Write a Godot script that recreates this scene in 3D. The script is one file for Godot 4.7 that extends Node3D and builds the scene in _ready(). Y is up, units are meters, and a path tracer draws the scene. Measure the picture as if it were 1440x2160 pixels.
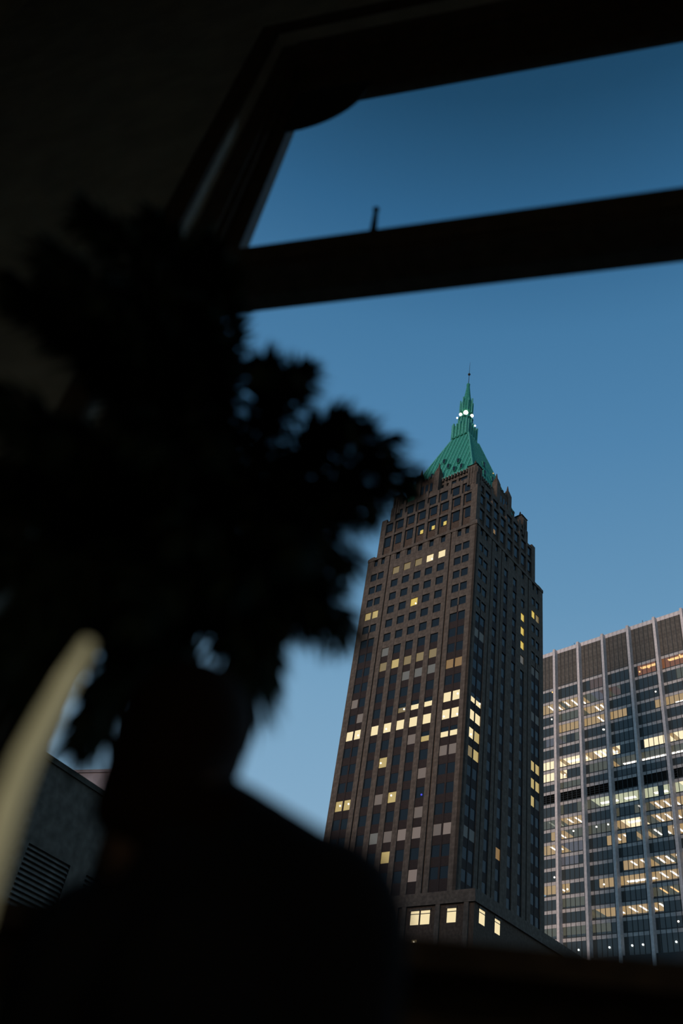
extends Node3D

const CAM := Vector3(0, 1.1, 1.7)
var M := {}
var cubes := {}
var counts := {}
var rng := RandomNumberGenerator.new()

# ---------------------------------------------------------------- helpers

func numbered(parent: Node, called: String) -> String:
	var key := str(parent.get_instance_id()) + called
	var n: int = counts.get(key, 0)
	counts[key] = n + 1
	return called if n == 0 else "%s_%03d" % [called, n]

func thing(called: String, label: String, category: String, xf := Transform3D.IDENTITY, group := "", kind := "") -> Node3D:
	var o := Node3D.new()
	o.name = numbered(self, called)
	add_child(o)
	o.transform = xf
	tag(o, label, category, group, kind)
	return o

func tag(o: Node, label := "", category := "", group := "", kind := "") -> void:
	if label: o.set_meta("label", label)
	if category: o.set_meta("category", category)
	if group: o.set_meta("group", group)
	if kind: o.set_meta("kind", kind)

func part(parent: Node, called: String, mesh: Mesh, m: Material, xf := Transform3D.IDENTITY) -> MeshInstance3D:
	var o := MeshInstance3D.new()
	o.mesh = mesh
	o.material_override = m
	o.name = numbered(parent, called)
	parent.add_child(o)
	o.transform = xf
	o.cast_shadow = GeometryInstance3D.SHADOW_CASTING_SETTING_ON
	return o

func cube(size: Vector3) -> Mesh:
	var key := "%.3f %.3f %.3f" % [size.x, size.y, size.z]
	if not cubes.has(key):
		var b := BoxMesh.new()
		b.size = size
		cubes[key] = b
	return cubes[key]

# a box part given by its two corners in the parent's axes
func bx(parent: Node, called: String, m: Material, x0: float, x1: float, y0: float, y1: float, z0: float, z1: float) -> MeshInstance3D:
	var a := Vector3(minf(x0, x1), minf(y0, y1), minf(z0, z1))
	var b := Vector3(maxf(x0, x1), maxf(y0, y1), maxf(z0, z1))
	return part(parent, called, cube(b - a), m, Transform3D(Basis.IDENTITY, (a + b) / 2))

func tri(st: SurfaceTool, a: Vector3, b: Vector3, c: Vector3) -> void:
	st.add_vertex(a); st.add_vertex(b); st.add_vertex(c)

func quad(st: SurfaceTool, a: Vector3, b: Vector3, c: Vector3, d: Vector3) -> void:
	tri(st, a, b, c); tri(st, a, c, d)

func st_new() -> SurfaceTool:
	var st := SurfaceTool.new()
	st.begin(Mesh.PRIMITIVE_TRIANGLES)
	st.set_smooth_group(-1)
	return st

func st_box(st: SurfaceTool, x0: float, x1: float, y0: float, y1: float, z0: float, z1: float) -> void:
	var p := [Vector3(x0, y0, z0), Vector3(x1, y0, z0), Vector3(x1, y1, z0), Vector3(x0, y1, z0), Vector3(x0, y0, z1), Vector3(x1, y0, z1), Vector3(x1, y1, z1), Vector3(x0, y1, z1)]
	quad(st, p[4], p[7], p[6], p[5])
	quad(st, p[0], p[1], p[2], p[3])
	quad(st, p[0], p[3], p[7], p[4])
	quad(st, p[1], p[5], p[6], p[2])
	quad(st, p[3], p[2], p[6], p[7])
	quad(st, p[0], p[4], p[5], p[1])

func done(st: SurfaceTool) -> ArrayMesh:
	st.generate_normals()
	return st.commit()

# rings of points joined into a closed skin (each ring runs the same way), capped
func skin(rings: Array, smooth := false) -> ArrayMesh:
	var st := SurfaceTool.new()
	st.begin(Mesh.PRIMITIVE_TRIANGLES)
	st.set_smooth_group(0 if smooth else -1)
	for i in rings.size() - 1:
		var a: Array = rings[i]
		var b: Array = rings[i + 1]
		for k in a.size():
			var k2: int = (k + 1) % a.size()
			quad(st, a[k], b[k], b[k2], a[k2])
	st.set_smooth_group(-1)
	for e in [[rings[0], false], [rings[rings.size() - 1], true]]:
		var r: Array = e[0]
		for k in range(1, r.size() - 1):
			if e[1]: tri(st, r[0], r[k + 1], r[k])
			else: tri(st, r[0], r[k], r[k + 1])
	st.generate_normals()
	return st.commit()

func ring(r: float, y: float, n: int, turn := 0.0) -> Array:
	var a := []
	for k in n:
		var t := TAU * k / n + turn
		a.append(Vector3(cos(t) * r, y, sin(t) * r))
	return a

# profile of [radius, height] pairs turned round the y axis
func lathe(profile: Array, n := 24, turn := 0.0, smooth := true) -> ArrayMesh:
	var rings := []
	for p in profile: rings.append(ring(maxf(p[0], 0.0005), p[1], n, turn))
	return skin(rings, smooth)

# a square frustum: half sizes hx,hz at the bottom and the top
func frustum(hx0: float, hz0: float, y0: float, hx1: float, hz1: float, y1: float) -> ArrayMesh:
	var rings := []
	for r in [[hx0, hz0, y0], [hx1, hz1, y1]]:
		rings.append([Vector3(r[0], r[2], r[1]), Vector3(-r[0], r[2], r[1]), Vector3(-r[0], r[2], -r[1]), Vector3(r[0], r[2], -r[1])])
	for k in 2: rings[k].reverse()
	return skin(rings)

func tube(points: Array, radii: Array, n := 10) -> ArrayMesh:
	var rings := []
	for i in points.size():
		var d: Vector3 = (points[mini(i + 1, points.size() - 1)] - points[maxi(i - 1, 0)]).normalized()
		var side := d.cross(Vector3(0.31, 0.2, 0.93)).normalized()
		var up := side.cross(d).normalized()
		var a := []
		for k in n:
			var t := -TAU * k / n
			a.append(points[i] + (side * cos(t) + up * sin(t)) * radii[i])
		rings.append(a)
	return skin(rings, true)

func grain(lo: float, hi: float, freq: float, sd: int, size := 256) -> ImageTexture:
	var n := FastNoiseLite.new()
	n.seed = sd
	n.frequency = freq
	n.fractal_octaves = 4
	var src := n.get_seamless_image(size, size)
	var im := Image.create(size, size, false, Image.FORMAT_RGB8)
	for y in size:
		for x in size:
			var v := lerpf(lo, hi, src.get_pixel(x, y).r)
			im.set_pixel(x, y, Color(v, v, v))
	return ImageTexture.create_from_image(im)

# base colours are linear values
func mk(called: String, r: float, g: float, b: float, rough := 0.85, spec := 0.4, metal := 0.0, tex: Texture2D = null, scale := 0.2) -> StandardMaterial3D:
	var m := StandardMaterial3D.new()
	m.resource_name = called
	m.albedo_color = Color(r, g, b).linear_to_srgb()
	m.roughness = rough
	m.metallic_specular = spec
	m.metallic = metal
	if tex:
		m.albedo_texture = tex
		m.uv1_triplanar = true
		m.uv1_scale = Vector3(scale, scale, scale)
	M[called] = m
	return m

func glow(called: String, r: float, g: float, b: float, power := 1.0) -> StandardMaterial3D:
	var m := StandardMaterial3D.new()
	m.resource_name = called
	m.albedo_color = Color(0.05, 0.05, 0.05)
	m.roughness = 0.5
	m.emission_enabled = true
	m.emission = Color(r, g, b).linear_to_srgb()
	m.emission_energy_multiplier = power
	M[called] = m
	return m

func az(deg: float) -> Vector3:   # level direction, clockwise from straight out of the window
	return Vector3(sin(deg_to_rad(deg)), 0, -cos(deg_to_rad(deg)))

# ---------------------------------------------------------------- materials

func materials() -> void:
	var stone := grain(0.72, 1.0, 0.03, 3)
	var plaster := grain(0.85, 1.0, 0.02, 5)
	var patina := grain(0.6, 1.0, 0.025, 9)
	mk("limestone", 0.158, 0.119, 0.092, 0.9, 0.3, 0.0, stone, 0.12)
	mk("brick_masonry", 0.130, 0.087, 0.063, 0.92, 0.25, 0.0, stone, 0.21)
	mk("bronze_spandrel", 0.045, 0.027, 0.022, 0.7, 0.3, 0.0, stone, 0.3)
	mk("tower_glass", 0.014, 0.02, 0.026, 0.16, 0.32)
	mk("blind", 0.30, 0.25, 0.21, 0.9, 0.2)
	mk("copper", 0.05, 0.40, 0.28, 0.75, 0.4, 0.0, patina, 0.25)
	mk("copper_rib", 0.13, 0.58, 0.44, 0.75, 0.4, 0.0, patina, 0.4)
	mk("granite", 0.06, 0.058, 0.055, 0.6, 0.4, 0.0, stone, 0.2)
	mk("iron", 0.02, 0.025, 0.025, 0.6, 0.5)
	mk("aluminium", 0.86, 0.72, 0.66, 0.55, 0.5, 0.0, plaster, 0.15)
	mk("office_spandrel", 0.66, 0.57, 0.52, 0.5, 0.5, 0.0, plaster, 0.15)
	mk("office_panel", 0.185, 0.155, 0.128, 0.8, 0.3, 0.0, stone, 0.1)
	mk("mullion", 0.03, 0.035, 0.035, 0.5, 0.5)
	mk("office_glass", 0.045, 0.050, 0.046, 0.15, 0.55)
	mk("office_shell", 0.24, 0.23, 0.215, 0.9, 0.3, 0.0, stone, 0.1)
	mk("concrete", 0.165, 0.13, 0.10, 0.9, 0.3, 0.0, stone, 0.1)
	mk("pale_slab", 0.62, 0.50, 0.50, 0.9, 0.3, 0.0, plaster, 0.05)
	mk("asphalt", 0.03, 0.03, 0.03, 0.95, 0.2, 0.0, stone, 0.1)
	mk("wall_paint", 0.62, 0.60, 0.52, 0.9, 0.2, 0.0, plaster, 0.6)
	mk("ceiling_paint", 0.70, 0.66, 0.58, 0.95, 0.2, 0.0, plaster, 0.5)
	mk("floor_wood", 0.22, 0.14, 0.08, 0.5, 0.4, 0.0, stone, 1.2)
	mk("dark_wood", 0.15, 0.10, 0.06, 0.6, 0.4, 0.0, stone, 1.5)
	mk("shade_cloth", 0.05, 0.05, 0.047, 0.95, 0.1)
	mk("leaf", 0.028, 0.040, 0.020, 0.7, 0.25)
	mk("bark", 0.03, 0.022, 0.016, 0.95, 0.2, 0.0, stone, 3.0)
	mk("pot", 0.05, 0.045, 0.04, 0.6, 0.4)
	mk("soil", 0.01, 0.007, 0.005, 1.0, 0.1)
	mk("reed", 0.62, 0.52, 0.33, 0.8, 0.3, 0.0, plaster, 4.0)
	mk("brass", 0.2, 0.15, 0.08, 0.4, 0.5, 0.6)
	mk("hair", 0.018, 0.009, 0.005, 0.75, 0.2)
	var body := mk("body", 1, 1, 1, 0.9, 0.15)
	body.vertex_color_use_as_albedo = true
	var pane := mk("pane", 0.6, 0.7, 0.75, 0.03, 0.5)
	pane.albedo_color.a = 0.01
	pane.transparency = BaseMaterial3D.TRANSPARENCY_ALPHA
	var op := mk("clear_office_glass", 0.2, 0.25, 0.25, 0.1, 0.5)
	op.albedo_color.a = 0.08
	op.transparency = BaseMaterial3D.TRANSPARENCY_ALPHA
	glow("lit_bright", 1.0, 0.82, 0.46, 0.95)
	glow("lit_warm", 0.80, 0.60, 0.22, 0.62)
	glow("lit_yellow", 0.85, 0.62, 0.13, 0.80)
	glow("lit_dim", 0.45, 0.33, 0.14, 0.45)
	glow("lit_grey", 0.26, 0.25, 0.22, 0.40)
	glow("lit_amber", 0.42, 0.24, 0.08, 0.55)
	glow("lit_pink", 0.33, 0.25, 0.21, 0.50)
	glow("lit_blue", 0.09, 0.09, 0.85, 0.9)
	glow("bulb", 1.0, 0.88, 0.66, 2.6)
	glow("lantern_lamp", 1.0, 1.0, 0.82, 3.0)
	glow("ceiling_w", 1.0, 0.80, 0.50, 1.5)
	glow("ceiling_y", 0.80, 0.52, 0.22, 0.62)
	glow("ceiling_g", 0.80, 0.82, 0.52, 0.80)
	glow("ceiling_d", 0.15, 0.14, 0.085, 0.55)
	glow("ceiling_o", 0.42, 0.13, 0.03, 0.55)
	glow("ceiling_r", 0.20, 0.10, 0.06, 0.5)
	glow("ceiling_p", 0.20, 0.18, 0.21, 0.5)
	glow("tube_w", 1.0, 0.90, 0.78, 3.0)
	glow("tube_o", 1.0, 0.55, 0.2, 1.6)
	glow("tube_d", 0.7, 0.7, 0.5, 0.45)
	glow("downlight", 0.9, 1.0, 1.0, 3.0)
	glow("lamp_tube", 0.185, 0.165, 0.092, 1.0)

# ---------------------------------------------------------------- the old tower

const PITCH := 3.816
const TOP0 := 125.2

func face_box(root: Node, called: String, m: Material, left: bool, a0: float, a1: float, y0: float, y1: float, d0: float, d1: float) -> MeshInstance3D:
	# a runs along the face from the near corner, d is the depth behind the face
	if left: return bx(root, called, m, a0, a1, y0, y1, d0, d1)
	return bx(root, called, m, d0, d1, y0, y1, a0, a1)

func tower() -> void:
	var eu := az(-64.789)
	var ew := az(25.211)
	var t := thing("stone_skyscraper", "brown stone skyscraper with green copper pyramid roof and tall spire", "skyscraper", Transform3D(Basis(eu, Vector3.UP, ew), Vector3(-23.334, 1.1, -146.474)))
	var LU := 31.5
	var LW := 30.2
	# masonry core, base block
	bx(t, "shaft", M.brick_masonry, 0.65, LU - 0.65, -26, 130.0, 0.65, LW - 0.65)
	bx(t, "base_block", M.brick_masonry, -4.0, 46.0, -26, 46.2, -0.2, 44.0)
	bx(t, "base_cornice", M.limestone, -4.35, 46.4, 46.2, 46.9, -0.55, 44.4)
	bx(t, "base_parapet", M.limestone, -4.15, 46.2, 46.9, 48.3, -0.35, 44.2)
	# base windows, lit
	for a in [[6.85, 8.55], [4.65, 6.5], [-0.55, 1.2]]:
		var w := bx(t, "lit_window", M.lit_bright, a[0], a[1], 43.25, 45.45, -0.22, -0.1)
		bx(w, "transom_bar", M.iron, -0.95, 0.95, 0.55, 0.65, -0.12, 0.0)
		bx(t, "window_surround", M.limestone, a[0] - 0.25, a[1] + 0.25, 45.45, 45.8, -0.4, -0.1)
	for a in [[1.3, 3.0], [6.15, 7.75]]:
		var w := bx(t, "lit_window", M.lit_bright, -4.02, -3.9, 43.4, 45.6, a[0], a[1])
		bx(w, "transom_bar", M.iron, -0.12, 0.0, 0.55, 0.65, -0.9, 0.9)
		bx(t, "window_surround", M.limestone, -4.2, -3.9, 45.6, 45.95, a[0] - 0.25, a[1] + 0.25)
	for a in [-2.6, 9.9, 3.0, 11.6]:
		bx(t, "base_pier", M.limestone, a - 0.45, a + 0.45, -26, 46.2, -0.5, -0.1)
	bx(t, "lit_window", M.lit_dim, 6.9, 7.9, 40.5, 40.9, -0.22, -0.1)
	part(t, "lamp", lathe([[0.0, -0.16], [0.16, 0.0], [0.0, 0.16]], 10), M.bulb, Transform3D(Basis.IDENTITY, Vector3(7.4, 40.6, -0.3)))

	# lit windows as {face: {column: {row: material}}}
	var lit := {true: {}, false: {}}
	var put := func(left: bool, c: int, k: int, m: String): lit[left][Vector2i(c, k)] = m
	for e in [[2, "lit_bright"], [3, "lit_bright"], [4, "lit_dim"], [5, "lit_dim"], [6, "lit_dim"]]: put.call(true, e[0], 0, e[1])
	put.call(true, 4, 3, "lit_yellow"); put.call(true, 7, 3, "lit_warm"); put.call(true, 8, 3, "lit_warm")
	put.call(true, 6, 6, "lit_grey")
	for e in [[2, "lit_dim"], [3, "lit_dim"], [4, "lit_dim"], [5, "lit_warm"], [6, "lit_dim"]]: put.call(true, e[0], 7, e[1])
	for e in [[0, "lit_amber"], [1, "lit_amber"], [2, "lit_grey"], [3, "lit_grey"], [4, "lit_grey"]]: put.call(true, e[0], 8, e[1])
	for e in [[0, "lit_bright"], [1, "lit_bright"], [2, "half_bright"], [3, "half_bright"], [4, "half_dim"]]: put.call(true, e[0], 10, e[1])
	for c in 9: put.call(true, c, 11, "lit_bright")
	for e in [[0, "half_bright"], [1, "half_bright"], [2, "half_warm"]]: put.call(true, e[0], 12, e[1])
	put.call(true, 5, 13, "lit_warm"); put.call(true, 4, 15, "lit_warm"); put.call(true, 7, 15, "lit_warm"); put.call(true, 8, 15, "lit_warm")
	for e in [[0, "lit_pink"], [1, "blind"], [2, "lit_pink"], [3, "lit_pink"], [4, "blind"], [5, "lit_grey"]]: put.call(true, e[0], 17, e[1])
	put.call(true, 4, 18, "lit_warm"); put.call(true, 2, 19, "lit_pink")
	for e in [[8, 9], [7, 10], [3, 12], [2, 14], [5, 15], [0, 13], [1, 13], [2, 16]]: put.call(true, e[0], e[1], "blind")
	put.call(false, 6, 1, "lit_yellow"); put.call(false, 7, 1, "lit_dim")
	for k in [2, 3, 4]: put.call(false, 5, k, "lit_yellow")
	put.call(false, 5, 5, "lit_grey")
	for k in [10, 11]:
		put.call(false, 0, k, "half_bright" if k == 10 else "lit_bright"); put.call(false, 1, k, "half_bright" if k == 10 else "lit_bright")
		if k == 11:
			put.call(false, 6, k, "lit_warm"); put.call(false, 7, k, "lit_warm")
	put.call(false, 0, 12, "lit_bright"); put.call(false, 1, 12, "lit_warm")
	put.call(false, 0, 13, "lit_dim"); put.call(false, 1, 13, "lit_warm")
	put.call(false, 6, 12, "lit_warm"); put.call(false, 7, 12, "lit_warm"); put.call(false, 6, 13, "lit_warm"); put.call(false, 7, 13, "blind")
	put.call(false, 6, 8, "blind"); put.call(false, 7, 8, "blind"); put.call(false, 6, 5, "blind"); put.call(false, 7, 5, "blind"); put.call(false, 0, 6, "blind"); put.call(false, 1, 6, "blind")
	put.call(false, 3, 17, "lit_amber"); put.call(false, 0, 17, "blind"); put.call(false, 1, 17, "blind")
	var spots := [[true, 3, 0, 0.55, -0.5], [true, 4, 3, 0.45, -0.6], [true, 5, 13, -0.6, -0.1], [true, 4, 15, -0.3, 0.3], [true, 0, 11, 0.5, -0.6], [true, 1, 11, -0.45, -0.5], [true, 7, 15, 0.3, 0.1], [true, 8, 15, 0.3, 0.0], [true, 4, 10, 0.5, -0.5], [true, 7, 11, 0.2, -0.3], [true, 5, 11, -0.3, -0.3], [false, 1, 10, -0.5, -0.2], [false, 0, 12, -0.1, -0.4], [true, 0, 10, 0.3, 0.1]]

	var colsL := [[1.8, 3.42], [3.96, 5.55], [8.3, 10.15], [11.6, 13.45], [14.83, 16.68], [18.1, 19.95], [21.4, 23.2], [26.05, 27.65], [28.2, 29.8]]
	var colsR := [[1.55, 3.1], [3.6, 5.25], [8.1, 9.7], [12.3, 13.9], [16.3, 17.9], [20.1, 21.6], [25.0, 26.45], [27.05, 28.5]]
	for cols in [colsL, colsR]:
		for c in cols:
			c[0] -= 0.08
			c[1] += 0.08
	var bulb := lathe([[0.0, -0.2], [0.14, -0.14], [0.2, 0.0], [0.14, 0.14], [0.0, 0.2]], 10)
	var rest := st_new()        # the smallest windows and spandrels, on the narrow far face
	var restsp := st_new()
	for left in [true, false]:
		var cols: Array = colsL if left else colsR
		var L: float = LU if left else LW
		# piers between the columns run the whole height
		var edges := []
		edges.append([0.0, cols[0][0]])
		var n := cols.size()
		for c in n - 1:
			if c == 0 or c == n - 2: continue     # thin mullion between paired windows
			edges.append([cols[c][1], cols[c + 1][0]])
		edges.append([cols[n - 1][1], L])
		for e in edges:
			var w: float = e[1] - e[0]
			if w > 2.4:                            # broad pier with a groove
				face_box(t, "pier", M.limestone, left, e[0], e[0] + w * 0.42, -26 if left else 40, 129.6, 0.0, 0.7)
				face_box(t, "pier", M.limestone, left, e[0] + w * 0.56, e[1], -26 if left else 40, 129.6, 0.0, 0.7)
				face_box(t, "pier_groove", M.brick_masonry, left, e[0] + w * 0.42, e[0] + w * 0.56, 40, 129.6, 0.3, 0.7)
			else:
				face_box(t, "pier", M.limestone, left, e[0], e[1], 40, 129.6, 0.0, 0.7)
		for c in [0, n - 2]:
			face_box(t, "window_mullion", M.bronze_spandrel, left, cols[c][1], cols[c + 1][0], 46, 108.0, 0.14, 0.7)
			face_box(t, "pier", M.limestone, left, cols[c][1], cols[c + 1][0], 108.0, 129.6, 0.06, 0.7)
		for c in n:
			var a0: float = cols[c][0]
			var a1: float = cols[c][1]
			var pair: bool = c < 2 or c >= n - 2
			var small: bool = not left and c >= 2 and c <= 4
			for k in range(0, 20):
				var y1 := TOP0 - PITCH * k
				var y0 := y1 - 2.08
				var key := Vector2i(c, k)
				var what: String = lit[left].get(key, "")
				var half := what.begins_with("half_")
				if half: what = what.replace("half_", "lit_")
				if small and what == "":
					if left: st_box(rest, a0, a1, y0, y1, 0.24, 0.6)
					else: st_box(rest, 0.24, 0.6, y0, y1, a0, a1)
				else:
					var called := "lit_window" if what.begins_with("lit") else "window"
					var m: Material = M.tower_glass if what == "" else M[what]
					if half:
						face_box(t, "window", M.tower_glass, left, a0, a1, y1 - 0.95, y1, 0.24, 0.6)
						face_box(t, called, m, left, a0, a1, y0 + 0.1, y1 - 0.95, 0.24, 0.6)
					else:
						face_box(t, called, m, left, a0, a1, y0, y1, 0.24, 0.6)
				# the spandrel below the window
				var flush := y1 > (108.5 if pair else 104.5)
				var sm: Material = M.limestone if flush else M.bronze_spandrel
				var d := 0.04 if flush else 0.2
				var low := y1 - PITCH
				if k == 19: low = 46.0
				if small:
					if left: st_box(restsp, a0, a1, low, y0, d, 0.65)
					else: st_box(restsp, d, 0.65, low, y0, a0, a1)
				else:
					face_box(t, "spandrel", sm, left, a0, a1, low, y0, d, 0.65)
			# small windows right under the cornice
			face_box(t, "window", M.tower_glass, left, lerpf(a0, a1, 0.2), lerpf(a0, a1, 0.8), 127.6, 129.3, 0.3, 0.6)
			face_box(t, "spandrel", M.limestone, left, a0, a1, TOP0, 127.6, 0.04, 0.65)
			for e in [[a0, lerpf(a0, a1, 0.2)], [lerpf(a0, a1, 0.8), a1]]:
				face_box(t, "window_jamb", M.limestone, left, e[0], e[1], 127.6, 129.6, 0.08, 0.65)
		for s in spots:
			if s[0] == left:
				var cc: Array = cols[s[1]]
				var mid: float = (cc[0] + cc[1]) / 2 - s[3]
				var yy: float = TOP0 - PITCH * s[2] - 0.96 + s[4]
				part(t, "ceiling_lamp", bulb, M.bulb, Transform3D(Basis.IDENTITY, Vector3(mid, yy, 0.2) if left else Vector3(0.2, yy, mid)))
	part(t, "blue_lamp", bulb, M.lit_blue, Transform3D(Basis.IDENTITY, Vector3(8.9, 66.4, 0.2)))
	var rw := part(t, "window_row", done(rest), M.tower_glass)
	rw.set_meta("kind", "stuff")
	var rs := part(t, "spandrel_row", done(restsp), M.bronze_spandrel)
	rs.set_meta("kind", "stuff")
	# corner shoulders, cornice of the main shaft
	bx(t, "cornice", M.limestone, -0.12, LU + 0.12, 129.55, 130.35, -0.12, LW + 0.12)
	for cx in [0.9, LU - 0.9]:
		for cz in [0.9, LW - 0.9]:
			part(t, "corner_cap", frustum(1.0, 1.0, 130.35, 0.5, 0.5, 131.3), M.limestone, Transform3D(Basis.IDENTITY, Vector3(cx, 0, cz)))

	# upper tiers, each set back from the one below
	var cx0 := LU / 2
	var cz0 := LW / 2
	var tiers := [[14.4, 13.8, 130.35, 143.0, 1.5], [13.0, 12.5, 143.0, 149.0, 1.3], [10.3, 10.1, 149.0, 154.4, 1.2]]
	for ti in tiers.size():
		var q: Array = tiers[ti]
		bx(t, "tier_wall", M.brick_masonry, cx0 - q[0] + 0.5, cx0 + q[0] - 0.5, q[2], q[3], cz0 - q[1] + 0.5, cz0 + q[1] - 0.5)
		for left in [true, false]:
			var half: float = q[0] if left else q[1]
			var mid: float = cx0 if left else cz0
			var plane: float = (cz0 - q[1]) if left else (cx0 - q[0])
			var count := 8 if ti == 0 else (7 if ti == 1 else 5)
			var pitch: float = (2 * half - 1.6) / count
			for i in count + 1:
				var a: float = mid - half + 0.8 + pitch * i
				var w := 0.8 if (i == 0 or i == count) else (0.42 if i % 2 == 0 else 0.34)
				var up: float = q[3] + (0.7 if i % 2 == 0 else -0.6) if ti < 2 else q[3] - 0.4
				face_box(t, "fin", M.limestone, left, a - w, a + w, q[2], up, plane, plane + 0.6)
			for i in count:
				var a0: float = mid - half + 0.8 + pitch * i + 0.82
				var a1: float = a0 + pitch - 1.64
				var rows := [[134.5, 137.5], [139.5, 142.0]] if ti == 0 else ([[144.6, 147.2]] if ti == 1 else [[150.6, 152.6]])
				for r in rows:
					var o := ""
					if ti == 0 and left and r[0] < 136 and i in [2, 3, 4]: o = "lit_yellow"
					if ti == 0 and not left and r[0] < 136 and i == 2: o = "lit_amber"
					face_box(t, "window", M.tower_glass, left, a0, a1, r[0], r[1], plane + 0.38, plane + 0.6)
					if o != "": face_box(t, "lit_window", M[o], left, a0 + 0.1, a0 + 0.95, r[0] + 0.05, r[0] + 1.2, plane + 0.34, plane + 0.5)
					face_box(t, "lintel", M.limestone, left, a0 - 0.5, a1 + 0.5, r[1], r[1] + 0.75, plane + 0.12, plane + 0.6)
				face_box(t, "parapet", M.limestone, left, a0 - 0.5, a1 + 0.5, q[3] - 0.9, q[3] - 0.1, plane + 0.25, plane + 0.6)
		if ti < 2:
			for sx in [-1, 1]:
				for sz in [-1, 1]:
					part(t, "corner_cap", frustum(q[4], q[4], q[3] - 0.4, 0.55, 0.55, q[3] + 0.9), M.limestone, Transform3D(Basis.IDENTITY, Vector3(cx0 + sx * (q[0] - q[4]), 0, cz0 + sz * (q[1] - q[4]))))
	# corner turrets with pinnacles
	for sx in [-1, 1]:
		for sz in [-1, 1]:
			var tx: float = cx0 + sx * 11.5
			var tz: float = cz0 + sz * 11.1
			var tu := bx(t, "turret", M.limestone, tx - 1.25, tx + 1.25, 146.0, 152.6, tz - 1.25, tz + 1.25)
			part(tu, "turret_cap", frustum(1.5, 1.5, 3.3, 0.5, 0.5, 4.5), M.brick_masonry)
			part(tu, "finial", frustum(0.3, 0.3, 4.5, 0.08, 0.08, 5.9), M.brick_masonry)
			for e in [-0.8, 0.0, 0.8]:
				bx(tu, "buttress", M.limestone, e - 0.2, e + 0.2, -3.3, 2.6, -1.5, -1.2)
				bx(tu, "buttress", M.limestone, -1.5, -1.2, -3.3, 2.6, e - 0.2, e + 0.2)
	# gabled bays in the middle of each side, with a pinnacle at either end
	for left in [true, false]:
		var mid: float = cx0 if left else cz0
		var plane: float = (cz0 if left else cx0) - 11.6
		for e in [[0.0, 160.0], [5.6, 159.8]]:
			var pi := face_box(t, "pinnacle", M.limestone, left, mid + e[0] - 0.8, mid + e[0] + 0.8, 148, 156.6, plane, plane + 1.6)
			part(pi, "pinnacle_cap", frustum(0.8, 0.8, 4.3, 0.35, 0.35, 6.1), M.brick_masonry)
			part(pi, "finial", frustum(0.26, 0.26, 6.1, 0.07, 0.07, 8.0), M.brick_masonry)
		face_box(t, "bay_wall", M.brick_masonry, left, mid + 0.6, mid + 5.2, 148, 155.2, plane + 0.3, plane + 2.5)
		for i in 4:
			face_box(t, "merlon", M.limestone, left, mid + 1.0 + i * 1.15, mid + 1.6 + i * 1.15, 155.2, 156.2 - 0.15 * i, plane + 0.2, plane + 1.0)
		for i in 3:
			face_box(t, "window", M.tower_glass, left, mid + 1.2 + i * 1.4, mid + 2.0 + i * 1.4, 150.5, 153.4, plane + 0.24, plane + 0.5)
		# the small copper roof behind the corner
		var low_roof := st_new()
		var p := [Vector3(0, 154.2, 0), Vector3(4.2, 151.2, 0), Vector3(4.2, 148.5, 0), Vector3(0, 148.5, 0)]
		for k in 4: p[k] = (Vector3(mid + 6.4 + p[k].x, p[k].y, plane + 0.9) if left else Vector3(plane + 0.9, p[k].y, mid + 6.4 + p[k].x))
		var back := Vector3(0, 0, 2.2) if left else Vector3(2.2, 0, 0)
		for f in [[0, 1], [1, 2], [2, 3], [3, 0]]: quad(low_roof, p[f[0]], p[f[0]] + back, p[f[1]] + back, p[f[1]])
		quad(low_roof, p[3], p[2], p[1], p[0]); quad(low_roof, p[0] + back, p[1] + back, p[2] + back, p[3] + back)
		part(t, "low_roof", done(low_roof), M.copper)
		# dentils under the eaves
		for i in 22:
			var a := mid - 9.6 + i * 0.9
			face_box(t, "dentil", M.limestone, left, a, a + 0.42, 153.4, 154.6, (cz0 if left else cx0) - 10.5, (cz0 if left else cx0) - 10.0)
	# pyramid roof with standing ribs
	var roof := part(t, "pyramid_roof", frustum(9.9, 9.9, 155.0, 2.65, 2.65, 178.3), M.copper, Transform3D(Basis.IDENTITY, Vector3(cx0, 0, cz0)))
	bx(roof, "eaves", M.copper_rib, -10.3, 10.3, 154.4, 155.0, -10.3, 10.3)
	var slope := (9.9 - 2.65) / 23.3
	for f in 4:
		for i in 15:
			var a := -9.1 + i * 1.3
			var h1 := maxf(absf(a), 2.65)
			var p0 := Vector3(a, 155.0, -9.92)
			var p1 := Vector3(a, 155.0 + (9.9 - h1) / slope, -h1 - 0.02)
			if p0.distance_to(p1) < 1.0: continue
			var d := p1 - p0
			var basis := Basis(Vector3.RIGHT, d.normalized(), Vector3.RIGHT.cross(d.normalized()))
			var r := part(roof, "rib", cube(Vector3(0.3, snappedf(d.length(), 0.01), 0.3)), M.copper_rib)
			r.transform = Transform3D(Basis(Vector3.UP, f * PI / 2), Vector3.ZERO) * Transform3D(basis, (p0 + p1) / 2)
		var q0 := Vector3(-9.9, 155.0, -9.9)
		var q1 := Vector3(-2.65, 178.3, -2.65)
		var hip := part(roof, "hip", tube([q0, q1], [0.28, 0.24], 6), M.copper_rib)
		hip.transform = Transform3D(Basis(Vector3.UP, f * PI / 2), Vector3.ZERO)
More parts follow.
